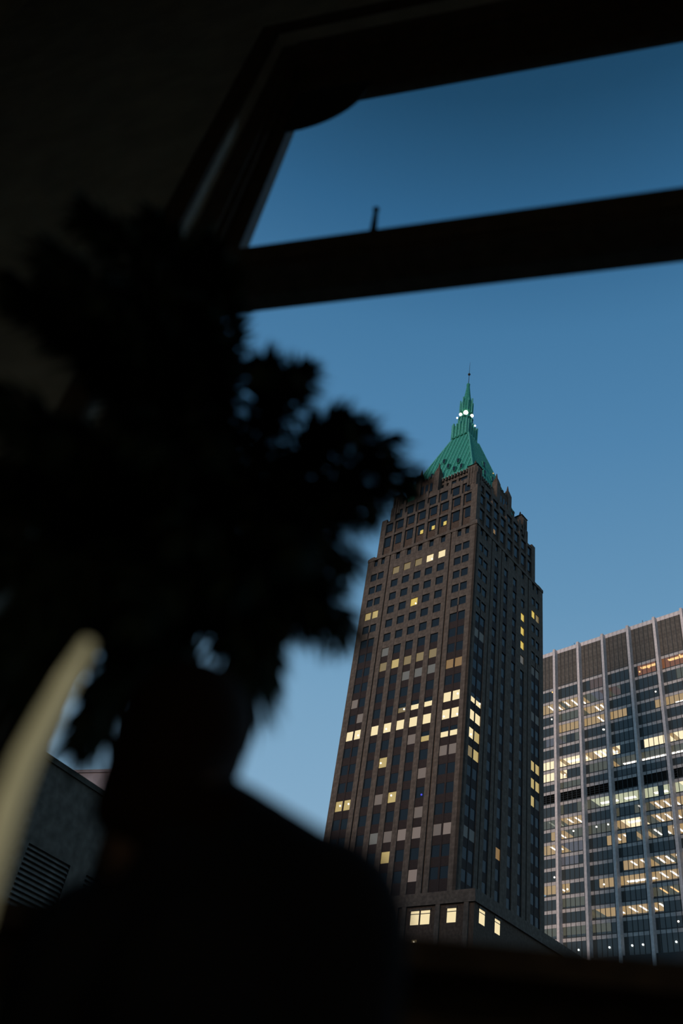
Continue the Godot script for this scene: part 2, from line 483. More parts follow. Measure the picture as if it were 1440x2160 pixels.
	for f in 2:
		for e in [[1.2, 164.5], [-1.3, 160.4], [-4.0, 157.3], [-4.2, 161.2], [-6.2, 157.2], [3.4, 158.6]]:
			var hh: float = 9.9 - (e[1] - 155.0) * slope
			var dm := part(roof, "dormer", frustum(0.42, 0.62, -0.9, 0.42, 0.4, 0.95), M.copper)
			bx(dm, "dormer_window", M.tower_glass, -0.3, 0.3, -0.7, 0.7, -0.66, -0.3)
			dm.transform = Transform3D(Basis(Vector3.UP, f * PI / 2), Vector3.ZERO) * Transform3D(Basis.IDENTITY, Vector3(e[0], e[1], -hh))
	for e in [[2.2, 160.6], [3.2, 159.4]]:
		var hh: float = 9.9 - (e[1] - 155.0) * slope
		part(roof, "lamp", bulb, M.lit_warm, Transform3D(Basis.IDENTITY, Vector3(-hh - 0.1, e[1] + 3, e[0])))
	# stages above the pyramid
	var ax := Transform3D(Basis.IDENTITY, Vector3(cx0 + 0.35, 0, cz0 - 0.35))
	var s1 := part(t, "roof_stage", frustum(2.7, 2.7, 178.0, 2.45, 2.45, 183.4), M.copper, ax)
	for f in 4:
		for i in 5:
			var fin := bx(s1, "stage_fin", M.copper_rib, -2.5 + i * 1.1, -2.1 + i * 1.1, 178.2, 184.2 - 0.5 * (i % 2), -2.85, -2.4)
			fin.transform = Transform3D(Basis(Vector3.UP, f * PI / 2), Vector3.ZERO) * fin.transform
	var s2 := part(t, "lantern_base", lathe([[2.1, 183.0], [2.0, 186.6], [2.3, 186.8], [2.25, 187.3], [1.5, 187.4]], 8, PI / 8, false), M.copper, ax)
	for i in 8:
		var fin := bx(s2, "stage_fin", M.copper_rib, -0.16, 0.16, 183.2, 187.0, -2.2, -1.9)
		fin.transform = Transform3D(Basis(Vector3.UP, i * PI / 4), Vector3.ZERO) * fin.transform
	var s3 := part(t, "lantern", lathe([[1.2, 187.3], [1.2, 189.6], [1.9, 190.2], [1.75, 194.0], [1.3, 195.2]], 8, PI / 8, false), M.copper, ax)
	for i in 8:
		var fin := bx(s3, "stage_fin", M.copper_rib, -0.14, 0.14, 189.6, 195.6 - 0.6 * (i % 2), -2.05, -1.7)
		fin.transform = Transform3D(Basis(Vector3.UP, i * PI / 4), Vector3.ZERO) * fin.transform
	part(t, "spire", lathe([[1.45, 194.8], [1.0, 197.2], [0.72, 199.8], [0.5, 202.0], [0.55, 203.2], [0.2, 203.5]], 8, PI / 8, false), M.copper, ax)
	var rod := part(t, "spire_rod", lathe([[0.1, 203.2], [0.08, 208.0], [0.03, 213.8]], 8), M.iron, ax)
	part(rod, "ball", lathe([[0.0, 207.5], [0.3, 207.65], [0.42, 207.95], [0.3, 208.25], [0.0, 208.4]], 12), M.iron)
	var globe := lathe([[0.0, -0.5], [0.35, -0.35], [0.5, 0.0], [0.35, 0.35], [0.0, 0.5]], 12)
	for e in [[15.2, 188.6, 13.3, 1.45], [16.6, 188.1, 12.8, 1.0], [13.9, 187.7, 14.6, 1.05], [17.6, 187.0, 12.6, 0.55], [12.75, 183.1, 14.9, 0.55]]:
		var lp := part(t, "lantern_lamp", globe, M.lantern_lamp, Transform3D(Basis.IDENTITY.scaled(Vector3.ONE * e[3]), Vector3(e[0], e[1], e[2])))
		if e[3] > 0.7:
			var o := OmniLight3D.new()
			o.name = "lantern_light"
			o.light_color = Color(1.0, 1.0, 0.88)
			o.light_energy = 9.0
			o.light_size = 0.3
			o.omni_range = 60.0
			o.omni_attenuation = 2.0
			o.shadow_enabled = true
			lp.add_child(o)

# ---------------------------------------------------------------- the office block

const BAY := 9.27
const BANDS := [152.3, 147.6, 143.0, 139.1, 135.2, 131.3, 127.4, 123.5, 119.6, 116.5, 112.5, 108.4, 104.7, 100.9, 96.9, 93.3, 89.3, 85.3, 81.5, 77.7, 73.8]

func office() -> void:
	var sdir := -az(-59.353)
	var ndir := -az(30.647)
	var t := thing("office_tower", "grey office block with tall pillars and rows of glowing office windows", "office building", Transform3D(Basis(sdir, Vector3.UP, ndir), Vector3(-11.870, 1.1, -258.029)))
	var G := -1.8                      # glass plane, behind the fronts of the pillars
	var B0 := 0
	var NB := 7
	var x0 := -BAY
	var x1 := -BAY + BAY * NB
	var kf := 1.0083
	# rows of panes for bays 0..6; a letter names the room's ceiling, a dot is a dark pane
	var rows := [
		["......", "......", "..rrr.", "......", ".oooo.", "oooooo", "oooooo"],
		["..yyyy", "dyyyyy", "ddpprd", "rrd...", "......", "...dd.", "......"],
		["......", "dddddd", "yyyyyy", "......", "......", "......", "......"],
		["......", "yyyyyy", "yyyyyy", "yyyy..", "....yy", "yyyyyy", "yyyyyy"],
		["...ppp", "dd..dd", "......", "......", "......", "......", "......"],
		["......", "......", "......", "......", "......", "......", "......"],
		["wwwwww", "ywwwww", "yywwww", "yw....", ".wwwww", "ywwwww", "wwwwww"],
		["wwwwww", "yw....", ".ddddy", "dddddd", "dddddd", "dddddd", "dddddd"],
		["......", "dddddd", "......", "......", "......", "......", "......"],
		["xxxxxx", "xxxxxx", "xxxxxx", "xxxxxx", "xxxxxx", "xxxxxx", "xxxxxx"],
		["......", "d...dd", "dggggg", "gggggg", "ggg.gg", "gwwwww", "gggggg"],
		["dddddd", "yyyyy.", "......", "d...dd", "dyyyyy", "yyyyyy", "yyyyyy"],
		["....yy", "ydddd.", "dddddy", "ywwwwd", "dyyyyy", "yyyyyy", "......"],
		["..yyyy", "pppppp", "....yy", "yy..dy", "ddd.yy", "yyyyyy", "......"],
		["......", "pppp..", "......", "......", "......", "......", "......"],
		["......", "......", "......", ".yyyyy", "dyydyy", "yyyyyy", "......"],
		["..yyyy", "yy....", "..yyyy", "yyyyyy", "yyyyyy", "yyyyyy", "......"],
		["......", "dddddd", "......", "......", "dddddd", "dddddd", "......"],
		["......", "......", "dyyyyy", "yyyyyy", "yd....", "yyyyyy", "......"],
		["dddddd", "dddddd", "dddd..", "......", "......", "......", "......"],
	]
	# strip lights: [row, bay, place along the bay, near depth, far depth, kind]
	var tubes := []
	for e in [[1, 0, [5.4, 8.0], "w"], [1, 1, [2.4, 5.0, 7.6], "w"], [2, 2, [4.2, 6.2], "w"], [3, 2, [5.0], "w"], [6, 2, [3.4, 5.4, 7.0, 8.6], "w"], [11, 0, [5.2, 7.6], "d"], [11, 1, [2.4, 5.0, 7.6], "w"], [12, 0, [8.2], "w"], [13, 0, [5.6, 7.8], "w"], [13, 2, [8.4], "w"],
			[11, 3, [7.2], "w"], [11, 4, [2.9, 5.6, 8.2], "w"], [12, 4, [2.9, 5.6, 8.2], "w"], [13, 3, [2.0, 3.6], "w"], [13, 4, [2.0, 4.6, 8.2], "w"], [11, 5, [2.5, 5.3, 8.0], "w"], [12, 5, [2.5, 5.3, 8.0], "w"], [13, 5, [2.5, 5.3, 8.0], "w"],
			[15, 3, [3.6, 6.6], "w"], [15, 4, [2.2, 4.6, 7.6], "w"], [16, 0, [7.6], "w"], [16, 4, [2.6, 5.6, 8.4], "w"], [17, 4, [2.2, 5.2, 8.0], "o"], [18, 2, [7.6], "w"], [18, 3, [2.2, 5.2, 8.0], "w"], [18, 4, [1.6], "w"]]:
		for a in e[2]: tubes.append([e[0], e[1], a, 0.7, 4.7 if e[3] != "w" or int(a * 10) % 3 != 0 else 3.7, e[3]])
	var strips := [[3, 5, 1.6, 9.2, 4.1, "w"], [3, 6, 0.2, 9.2, 4.1, "w"], [7, 3, 1.6, 9.2, 4.1, "w"], [7, 4, 0.2, 9.2, 4.1, "w"], [7, 5, 0.2, 9.2, 4.1, "w"], [7, 6, 0.2, 9.2, 4.1, "w"], [16, 3, 0.4, 9.0, 3.9, "w"], [0, 4, 2.0, 7.4, 1.4, "o"], [0, 5, 2.0, 9.2, 1.4, "o"], [12, 3, 3.0, 7.4, 2.0, "w"], [10, 2, 3.0, 8.6, 3.4, "w"], [10, 3, 1.6, 5.0, 3.4, "w"], [10, 4, 1.6, 5.6, 3.6, "w"], [6, 1, 2.0, 8.6, 2.4, "w"]]
	var dots := [[0, 0, 7.4, 0.4], [0, 0, 8.2, 0.9], [0, 4, 5.4, 1.6], [0, 4, 2.2, 2.2], [0, 5, 3.2, 1.2], [0, 5, 5.0, 1.2], [0, 5, 6.4, 0.5], [2, 0, 7.0, 1.0], [2, 4, 6.8, 1.2], [4, 2, 7.0, 1.4], [4, 2, 7.3, 1.5], [6, 3, 1.9, 1.8], [7, 1, 2.2, 1.6], [12, 1, 4.7, 0.7], [12, 1, 8.4, 0.5], [12, 2, 3.1, 0.7], [12, 2, 6.9, 0.6], [13, 4, 8.2, 0.8], [15, 0, 7.2, 1.8], [16, 1, 2.2, 1.6], [16, 2, 4.6, 1.6], [16, 3, 5.2, 1.9], [16, 3, 8.2, 1.7], [19, 4, 6.6, 1.4], [3, 4, 8.6, 1.6], [1, 1, 8.4, 1.4]]

	# core, plinth, roof
	bx(t, "core", M.office_shell, x0, x1, -30, 165.0 * kf, -46, G - 6.2)
	bx(t, "plinth", M.granite, x0, x1, -30, 68.6, G - 6.4, -0.6)
	bx(t, "podium_glazing", M.office_glass, x0, x1, 68.6, BANDS[20] * kf - 0.8, G - 0.3, G)
	bx(t, "roof_slab", M.concrete, x0, x1, 165.6, 166.2, -46, G - 0.6)
	for i in NB:
		for k in 6:
			var a := x0 + BAY * i + BAY / 6 * k
			bx(t, "wall_panel", M.office_panel, a + 0.04, a + BAY / 6 - 0.04, BANDS[0] * kf + 0.25, 165.2 * kf, G - 0.3, G - 0.02 * (k % 2))
			bx(t, "parapet_panel", M.aluminium, a + 0.03, a + BAY / 6 - 0.03, 165.2 * kf, 166.7 * kf, G - 0.4, G + 0.08)
	bx(t, "panel_backing", M.office_shell, x0, x1, BANDS[0] * kf, 166.0 * kf, G - 6.3, G - 0.28)
	for i in NB + 1:
		var a := x0 + BAY * i
		bx(t, "pillar", M.aluminium, a - 0.42, a + 0.42, 40, 167.6, G - 0.2, 0.0)
	for i in NB:
		for k in range(1, 6):
			var a := x0 + BAY * i + BAY / 6 * k
			bx(t, "mullion", M.mullion, a - 0.06, a + 0.06, 68.6, 165.3 * kf, G - 0.05, G + 0.14)
	# floors
	var plant_room := st_new()
	var dark := st_new()
	var clear := st_new()
	for f in BANDS.size():
		var top: float = BANDS[f] * kf
		bx(t, "floor_slab", M.office_shell, x0, x1, top - 0.85, top + 0.2, G - 6.3, G - 0.12)
		for i in NB:
			var a := x0 + BAY * i
			bx(t, "spandrel", M.office_spandrel, a + 0.42, a + BAY - 0.42, top - 0.95, top, G - 0.1, G + 0.03)
			bx(t, "sill_bar", M.mullion, a + 0.42, a + BAY - 0.42, top, top + 0.3, G - 0.1, G + 0.05)
	for f in rows.size():
		var y1: float = BANDS[f] * kf - 0.95
		var y0: float = BANDS[f + 1] * kf + 0.3
		for i in NB:
			var a := x0 + BAY * i
			var code: String = rows[f][i]
			for k in 6:
				var ch := code[k]
				var p0 := a + BAY / 6 * k
				var p1 := p0 + BAY / 6
				var own := i >= 3 and i <= 5 and k >= 1        # the panes that show largest are parts of their own
				if ch == "x":          # plant floor: open behind slanting metal blades
					for b in 4:
						var yb := lerpf(y0, y1, (b + 0.5) / 4.0)
						if own and k == 1: part(t, "louvre_blade", cube(Vector3(BAY * 5 / 6, 0.06, 0.7)), M.mullion, Transform3D(Basis(Vector3.RIGHT, -0.75), Vector3(p0 + BAY * 2.5 / 6, yb, G - 0.5)))
						elif not own: st_box(plant_room, p0, p1, yb - 0.25, yb - 0.19, G - 0.8, G - 0.2)
				elif ch == ".":
					if own: bx(t, "window_pane", M.office_glass, p0, p1, y0, y1, G - 0.08, G)
					else: st_box(dark, p0, p1, y0, y1, G - 0.08, G)
				else:
					if own: bx(t, "lit_window_pane", M.clear_office_glass, p0, p1, y0, y1, G - 0.02, G)
					else: st_box(clear, p0, p1, y0, y1, G - 0.02, G)
			# rooms behind runs of lit panes
			var k := 0
			while k < 6:
				var ch := code[k]
				if ch == "." or ch == "x":
					k += 1
					continue
				var k2 := k
				while k2 < 6 and code[k2] == ch: k2 += 1
				var r0 := a + BAY / 6 * k
				var r1 := a + BAY / 6 * k2
				bx(t, "glowing_ceiling", M["ceiling_" + ch], r0 + 0.02, r1 - 0.02, y1 - 0.06, y1 + 0.02, G - 6.1, G - 0.14)  # ceiling glows by itself: the lamplight on it is put into the colour
				# the room goes on sideways behind the dark panes next to it
				bx(t, "glowing_ceiling", M["ceiling_" + ch], r0 - 3.2, r0, y1 - 0.03, y1 + 0.02, G - 6.1, G - 0.3)
				k = k2
	for e in tubes:
		var y1: float = BANDS[e[0]] * kf - 0.95
		var a: float = x0 + BAY * e[1] + e[2]
		bx(t, "light_tube", M["tube_" + e[5]], a - 0.26, a + 0.26, y1 - 0.2, y1 - 0.1, G - e[4], G - e[3])
	for e in strips:
		var y1: float = BANDS[e[0]] * kf - 0.95
		var a: float = x0 + BAY * e[1]
		var w := 0.55
		bx(t, "light_tube", M["tube_" + e[5]], a + e[2], a + e[3], y1 - 0.2, y1 - 0.1, G - e[4] - w, G - e[4] + w)
	var dot := lathe([[0.0, -0.26], [0.2, -0.18], [0.26, 0.0], [0.2, 0.18], [0.0, 0.26]], 10)
	for e in dots:
		var y1: float = BANDS[e[0]] * kf - 0.95
		part(t, "ceiling_lamp", dot, M.tube_w if e[0] > 0 else M.tube_o, Transform3D(Basis.IDENTITY, Vector3(x0 + BAY * e[1] + e[2], y1 - e[3], G + 0.05)))
	for e in [3.58, 6.1, 11.11, 13.78, 16.43, 18.89, 21.41, 26.23, 28.7, 31.2, 33.8]:
		part(t, "downlight", dot, M.downlight, Transform3D(Basis.IDENTITY, Vector3(e * 1.238 + 0.9, 71.2, G + 0.2)))
	var d0 := part(t, "louvre_row", done(plant_room), M.mullion)
	d0.set_meta("kind", "stuff")
	var d1 := part(t, "pane_row", done(dark), M.office_glass)
	d1.set_meta("kind", "stuff")
	var d2 := part(t, "lit_pane_row", done(clear), M.clear_office_glass)
	d2.set_meta("kind", "stuff")
	for e in [[5.5, 1.0], [6.4, 1.5], [7.6, 0.8], [32.0, 1.6], [33.2, 1.0]]:
		bx(t, "roof_mast", M.iron, e[0] - 0.06, e[0] + 0.06, 166, 168.2 + e[1], G - 1.2, G - 1.08)

# ---------------------------------------------------------------- other buildings outside

func neighbours() -> void:
	var d := az(15.0)
	var n := az(105.0)
	# x runs along the wall away from the window, z points at the street
	var t := thing("louvred_building", "low grey concrete building with louvred vents in its blank side wall", "building", Transform3D(Basis(d, Vector3.UP, d.cross(Vector3.UP)), Vector3(-48.411, 31.522, -61.990)))
	var holes := [[2.5, 7.9], [10.1, 15.5], [17.7, 23.1]]
	var wall := st_new()
	st_box(wall, 0, 34, -58, -0.5, -24, -1.4)          # mass of the building, at the backs of the openings
	st_box(wall, 0, 34, -7.5, -0.5, -1.4, 0)
	st_box(wall, 0, 34, -58, -12.5, -1.4, 0)
	var from := 0.0
	for e in holes + [[34.0, 34.0]]:
		st_box(wall, from, e[0], -12.5, -7.5, -1.4, 0)
		from = e[1]
	part(t, "wall", done(wall), M.concrete)
	bx(t, "coping", M.concrete, -0.15, 34.2, -0.5, 0, -24.2, 0.18)
	for e in holes:
		for i in 12:
			part(t, "louvre_slat", cube(Vector3(5.4, 0.06, 0.55)), M.office_panel, Transform3D(Basis(Vector3.RIGHT, 0.8), Vector3((e[0] + e[1]) / 2, -12.3 + i * 0.42, -0.22)))
	bx(t, "roof_rail", M.iron, 6, 6.1, 0, 1.0, -3, -2.9)

	var hb := thing("added_shade_slab", "tall plain unseen slab added behind the room to shade the lower tower", "building", Transform3D(Basis.IDENTITY, Vector3(0, -26, 14)))  # unseen slab, added to keep the afterglow off the lower tower
	bx(hb, "wall", M.concrete, -270, 90, 0, 123, 0, 18)
	bx(hb, "parapet", M.concrete, -270.3, 90.3, 123, 124.1, -0.3, 18.3)
	for fl in 9:
		bx(hb, "window_strip", M.office_glass, -268, 88, 8 + fl * 13, 12 + fl * 13, -0.1, 0.1)

	var e2 := az(-83.0)
	var f := thing("pale_slab_building", "pale mauve slab building with plain end wall behind the louvred building", "building", Transform3D(Basis(-e2, Vector3.UP, (-e2).cross(Vector3.UP)), Vector3(-91.449, 65.984, -141.608)))
	bx(f, "wall", M.pale_slab, -40, 0, -92, -0.6, -30, 0)
	bx(f, "parapet", M.pale_slab, -40.2, 0.2, -0.6, 0, -30.2, 0.2)
	for i in 4:
		bx(f, "lit_window", M.tube_o, -2.0 + i * 0.8, -1.6 + i * 0.8, -9.6 - 0.35 * i, -9.1 - 0.35 * i, -0.05, 0.06)

# ---------------------------------------------------------------- the room

func room() -> void:
	var X0 := -4.05
	var X1 := 3.2
	var ZB := 5.0
	var H := 9.4
	# opening of the window in the front wall
	var ox0 := -1.53
	var ox1 := 2.15
	var oy0 := 1.42
	var oy1 := 6.22
	var st := st_new()
	st_box(st, X0 - 0.4, ox0, 0, H, -0.32, 0.12)
	st_box(st, ox1, X1 + 0.4, 0, H, -0.32, 0.12)
	st_box(st, ox0, ox1, 0, oy0, -0.32, 0.12)
	st_box(st, ox0, ox1, oy1, H, -0.32, 0.12)
	var o := part(self, "wall_front", done(st), M.wall_paint)
	tag(o, "dark painted wall round the tall window", "wall", "", "structure")
	for e in [["wall_left", X0 - 0.4, X0, 0.12, ZB], ["wall_right", X1, X1 + 0.4, 0.12, ZB], ["wall_back", X0 - 0.4, X1 + 0.4, ZB, ZB + 0.4]]:
		st = st_new()
		st_box(st, e[1], e[2], 0, H, e[3], e[4])
		o = part(self, e[0], done(st), M.wall_paint)
		tag(o, "plain painted room wall, %s side" % e[0].replace("wall_", ""), "wall", "", "structure")
	st = st_new()
	st_box(st, X0 - 0.4, X1 + 0.4, H, H + 0.4, -0.32, ZB + 0.4)
	o = part(self, "ceiling", done(st), M.ceiling_paint)
	tag(o, "dark ceiling high above the window", "ceiling", "", "structure")
	var fl := Node3D.new()
	fl.name = "floor"
	add_child(fl)
	tag(fl, "dark wooden plank floor of the room", "floor", "", "structure")
	bx(fl, "subfloor", M.dark_wood, X0 - 0.4, X1 + 0.4, -0.4, -0.02, -0.32, ZB + 0.4)
	for i in 40:
		var a := X0 + i * 0.18
		bx(fl, "plank", M.floor_wood, a + 0.002, a + 0.178, -0.02, 0.0, 0.12, ZB)
	for e in [["baseboard_left", X0, X0 + 0.02, 0.12, ZB], ["baseboard_right", X1 - 0.02, X1, 0.12, ZB]]:
		st = st_new()
		st_box(st, e[1], e[2], 0, 0.16, e[3], e[4])
		o = part(self, e[0], done(st), M.dark_wood)
		tag(o, "dark wooden baseboard on the %s wall" % e[0].replace("baseboard_", ""), "baseboard", "", "structure")
	st = st_new()
	st_box(st, X0, X1, 0, 0.16, 0.12, 0.14)
	o = part(self, "baseboard_front", done(st), M.dark_wood)
	tag(o, "dark wooden baseboard under the window", "baseboard", "", "structure")

	# window: stepped stiles, deep header, transom beam, two lights of glass, sill
	var w := Node3D.new()
	w.name = "window_1"
	add_child(w)
	tag(w, "tall dark wooden window with a transom beam and deep header", "window", "", "structure")
	bx(w, "stile", M.dark_wood, ox0, ox0 + 0.1, oy0, oy1, -0.1, 0.05)
	bx(w, "stile", M.dark_wood, ox0 + 0.1, ox0 + 0.205, oy0, oy1, -0.07, -0.01)
	bx(w, "stile_bead", M.dark_wood, ox0 + 0.085, ox0 + 0.125, oy0, oy1, 0.0, 0.03)
	bx(w, "stile", M.dark_wood, ox1 - 0.1, ox1, oy0, oy1, -0.1, 0.05)
	bx(w, "stile", M.dark_wood, ox1 - 0.205, ox1 - 0.1, oy0, oy1, -0.07, -0.01)
	bx(w, "header", M.dark_wood, ox0 + 0.1, ox1 - 0.1, 5.59, oy1, -0.07, -0.01)
	bx(w, "header_moulding", M.dark_wood, ox0 + 0.1, ox1 - 0.1, 6.05, oy1, -0.02, 0.06)
	bx(w, "header_moulding", M.dark_wood, ox0 + 0.1, ox1 - 0.1, 5.98, 6.05, -0.02, 0.03)
	bx(w, "transom_beam", M.dark_wood, ox0 + 0.1, ox1 - 0.1, 3.855, 3.97, -0.118, 0.10)
	bx(w, "transom_bead", M.dark_wood, ox0 + 0.1, ox1 - 0.1, 3.83, 3.855, -0.03, 0.085)
	bx(w, "bottom_rail", M.dark_wood, ox0 + 0.1, ox1 - 0.1, oy0, 1.50, -0.07, -0.01)
	for e in [[3.96, 5.6], [1.49, 3.87]]:
		var glass := QuadMesh.new()
		glass.size = Vector2(ox1 - ox0 - 0.38, e[1] - e[0])
		part(w, "pane", glass, M.pane, Transform3D(Basis.IDENTITY, Vector3((ox0 + ox1) / 2, (e[0] + e[1]) / 2, -0.042)))
	part(w, "latch_pin", lathe([[0.016, 3.96], [0.013, 4.1], [0.009, 4.2], [0.014, 4.215], [0.0, 4.235]], 12), M.iron, Transform3D(Basis(Vector3.BACK, 0.05), Vector3(-0.52, 0, 0.05)))
	bx(w, "sill_board", M.dark_wood, ox0 - 0.15, ox1 + 0.15, 1.455, 1.497, -0.06, 0.25)
	bx(w, "sill_apron", M.dark_wood, ox0 - 0.1, ox1 + 0.1, 1.36, 1.455, 0.12, 0.15)
	# casing round the opening
	var c := Node3D.new()
	c.name = "trim_1"
	add_child(c)
	tag(c, "dark wooden casing round the tall window", "trim", "", "structure")
	bx(c, "casing", M.dark_wood, ox0 - 0.11, ox0, oy0, oy1 + 0.1, 0.12, 0.145)
	bx(c, "casing", M.dark_wood, ox1, ox1 + 0.11, oy0, oy1 + 0.1, 0.12, 0.145)
	bx(c, "casing", M.dark_wood, ox0, ox1, oy1, oy1 + 0.1, 0.12, 0.145)

	# shade flap with a rounded corner under the header
	var pts := [Vector2(-1.34, 5.62), Vector2(-1.34, 5.215), Vector2(-1.32, 5.205)]
	for k in 13:
		var s := k / 12.0 * PI / 2
		pts.append(Vector2(-1.29 + 0.335 * sin(s), 5.575 - 0.375 * cos(s)))
	pts.append(Vector2(-0.955, 5.62))
	var front := []
	var rear := []
	for p in pts:
		front.append(Vector3(p.x, p.y, 0.004))
		rear.append(Vector3(p.x, p.y, -0.006))
	var flap := skin([rear, front])
	var sh := thing("window_shade", "dark cloth shade flap with rounded corner hanging under window header", "shade")
	part(sh, "flap", flap, M.shade_cloth)
	part(sh, "rail", tube([Vector3(-1.33, 5.62, 0.0), Vector3(-0.95, 5.62, 0.0)], [0.012, 0.012], 8), M.iron)

# ---------------------------------------------------------------- plant, reed, lamp

func blade(st: SurfaceTool, p: Vector3, dir: Vector3, side: Vector3, length: float, w: float) -> void:
	var q := p + dir * length * 0.5 + Vector3(0, -0.006, 0)
	var e := p + dir * length + Vector3(0, -0.03, 0) * length / 0.1
	tri(st, p, q + side * w, q - side * w)
	tri(st, q - side * w, q + side * w, e)

func plant() -> void:
	var crown := Vector3(-0.724, 1.865, 0.478)
	var t := thing("potted_plant", "tall shaggy dark plant with drooping feathery fronds before the window", "plant", Transform3D(Basis.IDENTITY, Vector3(crown.x, 0, crown.z)))
	part(t, "pot", lathe([[0.1, 0.0], [0.13, 0.02], [0.17, 0.34], [0.185, 0.36], [0.185, 0.39], [0.165, 0.39], [0.16, 0.35], [0.0, 0.34]], 28), M.pot)
	part(t, "soil", lathe([[0.16, 0.335], [0.1, 0.352], [0.0, 0.356]], 24), M.soil)
	part(t, "trunk", tube([Vector3(0, 0.33, 0), Vector3(0.012, 0.8, 0.01), Vector3(-0.006, 1.3, -0.008), Vector3(0, 1.62, 0), Vector3(0, 1.9, 0)], [0.032, 0.028, 0.026, 0.03, 0.02], 12), M.bark)
	var tips := [Vector3(-0.549,2.466,0.633), Vector3(-0.579,2.374,0.741), Vector3(-0.770,2.520,0.770), Vector3(-0.302,2.232,0.539), Vector3(-0.375,2.372,0.507), Vector3(-0.437,2.362,0.583), Vector3(-0.340,2.090,0.633), Vector3(-0.392,2.019,0.566), Vector3(-0.382,1.888,0.563), Vector3(-0.443,1.984,0.531), Vector3(-0.460,1.870,0.613), Vector3(-0.471,1.697,0.651), Vector3(-0.492,1.798,0.606), Vector3(-0.956,2.625,0.975), Vector3(-0.922,2.792,0.856), Vector3(-0.794,2.763,0.800), Vector3(-0.887,2.347,1.049), Vector3(-0.980,2.326,1.007), Vector3(-0.762,2.297,0.978), Vector3(-0.781,2.544,0.763), Vector3(-0.990,2.045,1.022), Vector3(-0.907,1.857,0.992), Vector3(-0.892,1.756,0.897), Vector3(-0.744,1.639,0.890), Vector3(-0.690,1.595,0.713), Vector3(-0.774,1.631,0.783), Vector3(-0.637,1.996,0.929), Vector3(-0.585,2.100,0.828), Vector3(-0.895,2.149,0.689), Vector3(-0.546,1.859,0.862), Vector3(-0.601,2.197,0.548), Vector3(-0.580,1.733,0.861), Vector3(-0.851,1.947,0.717), Vector3(-0.497,1.838,0.775), Vector3(-0.761,1.958,0.977), Vector3(-0.563,2.278,0.528), Vector3(-0.422,1.939,0.738), Vector3(-0.843,2.460,0.684), Vector3(-0.918,2.384,0.779)]
	rng.seed = 77
	for tip in tips:
		var e: Vector3 = tip - Vector3(crown.x, 0, crown.z)
		var b := Vector3(rng.randf_range(-0.02, 0.02), 1.86 + rng.randf_range(-0.05, 0.05), rng.randf_range(-0.02, 0.02))
		var flat := Vector3(e.x - b.x, 0, e.z - b.z)
		var c := b + flat * 0.45 + Vector3(0, maxf(e.y - b.y, 0) * 0.75 + 0.14 + flat.length() * 0.25, 0)
		var st := st_new()
		var pts := []
		var rad := []
		var span := b.distance_to(c) + c.distance_to(e)
		var n := int(span * 190)
		for i in n + 1:
			var s := i / float(n)
			var p := b.lerp(c, s).lerp(c.lerp(e, s), s)
			var q := b.lerp(c, minf(s + 0.02, 1.02)).lerp(c.lerp(e, s + 0.02), s + 0.02)
			var d := (q - p).normalized()
			if i % 6 == 0 or i == n:
				pts.append(p)
				rad.append(0.0045 * (1 - s) + 0.0012)
			if s < 0.2: continue
			var sd := d.cross(Vector3.UP).normalized()
			var up := sd.cross(d)
			var size := 0.55 + 0.55 * sin(PI * clampf((s - 0.1) / 0.95, 0, 1))
			for k in 5:
				var turn := rng.randf_range(-PI, PI)
				var out := (sd * cos(turn) + up * sin(turn)).normalized()
				var dir := (d * 0.75 + out * 0.8 + Vector3(0, -0.3, 0)).normalized()
				blade(st, p, dir, dir.cross(Vector3(rng.randf(), rng.randf(), 0.4)).normalized(), rng.randf_range(0.06, 0.115) * size, 0.0065)
		var fr := part(t, "frond", done(st), M.leaf)
		part(fr, "stem", tube(pts, rad, 6), M.leaf)

func arc_lamp() -> void:
	var lp := thing("arched_floor_lamp", "slim bent floor lamp with a dim cream glowing tube beside the plant", "lamp", Transform3D(Basis.IDENTITY, Vector3(-0.40, 0, 1.13)))
	part(lp, "base", lathe([[0.11, 0.0], [0.11, 0.014], [0.03, 0.028], [0.014, 0.06], [0.0, 0.06]], 28), M.brass)
	part(lp, "stem", tube([Vector3(0, 0.03, 0), Vector3(-0.004, 0.45, -0.004), Vector3(-0.014, 0.72, -0.008)], [0.011, 0.011, 0.012], 12), M.brass)
	var pts := [Vector3(-0.414, 0.72, 1.122), Vector3(-0.430, 0.98, 1.117), Vector3(-0.448, 1.242, 1.111), Vector3(-0.458, 1.300, 1.106), Vector3(-0.467, 1.340, 1.100), Vector3(-0.474, 1.382, 1.093), Vector3(-0.477, 1.428, 1.083), Vector3(-0.479, 1.479, 1.072), Vector3(-0.481, 1.520, 1.062)]
	for k in pts.size(): pts[k] -= Vector3(-0.40, 0, 1.13)
	var tb := part(lp, "light_tube", tube(pts, [0.0105, 0.0105, 0.0105, 0.0105, 0.0105, 0.0105, 0.010, 0.009, 0.006], 14), M.lamp_tube)
	for k in [1, 4, 7]:
		var o := OmniLight3D.new()
		o.name = "tube_light"
		o.position = pts[k] + Vector3(-0.02, 0, 0.01)
		o.light_color = Color(1.0, 0.93, 0.72)
		o.light_energy = 0.0002
		o.light_size = 0.012
		o.omni_range = 10.0
		o.omni_attenuation = 2.0
		o.shadow_enabled = true
		tb.add_child(o)

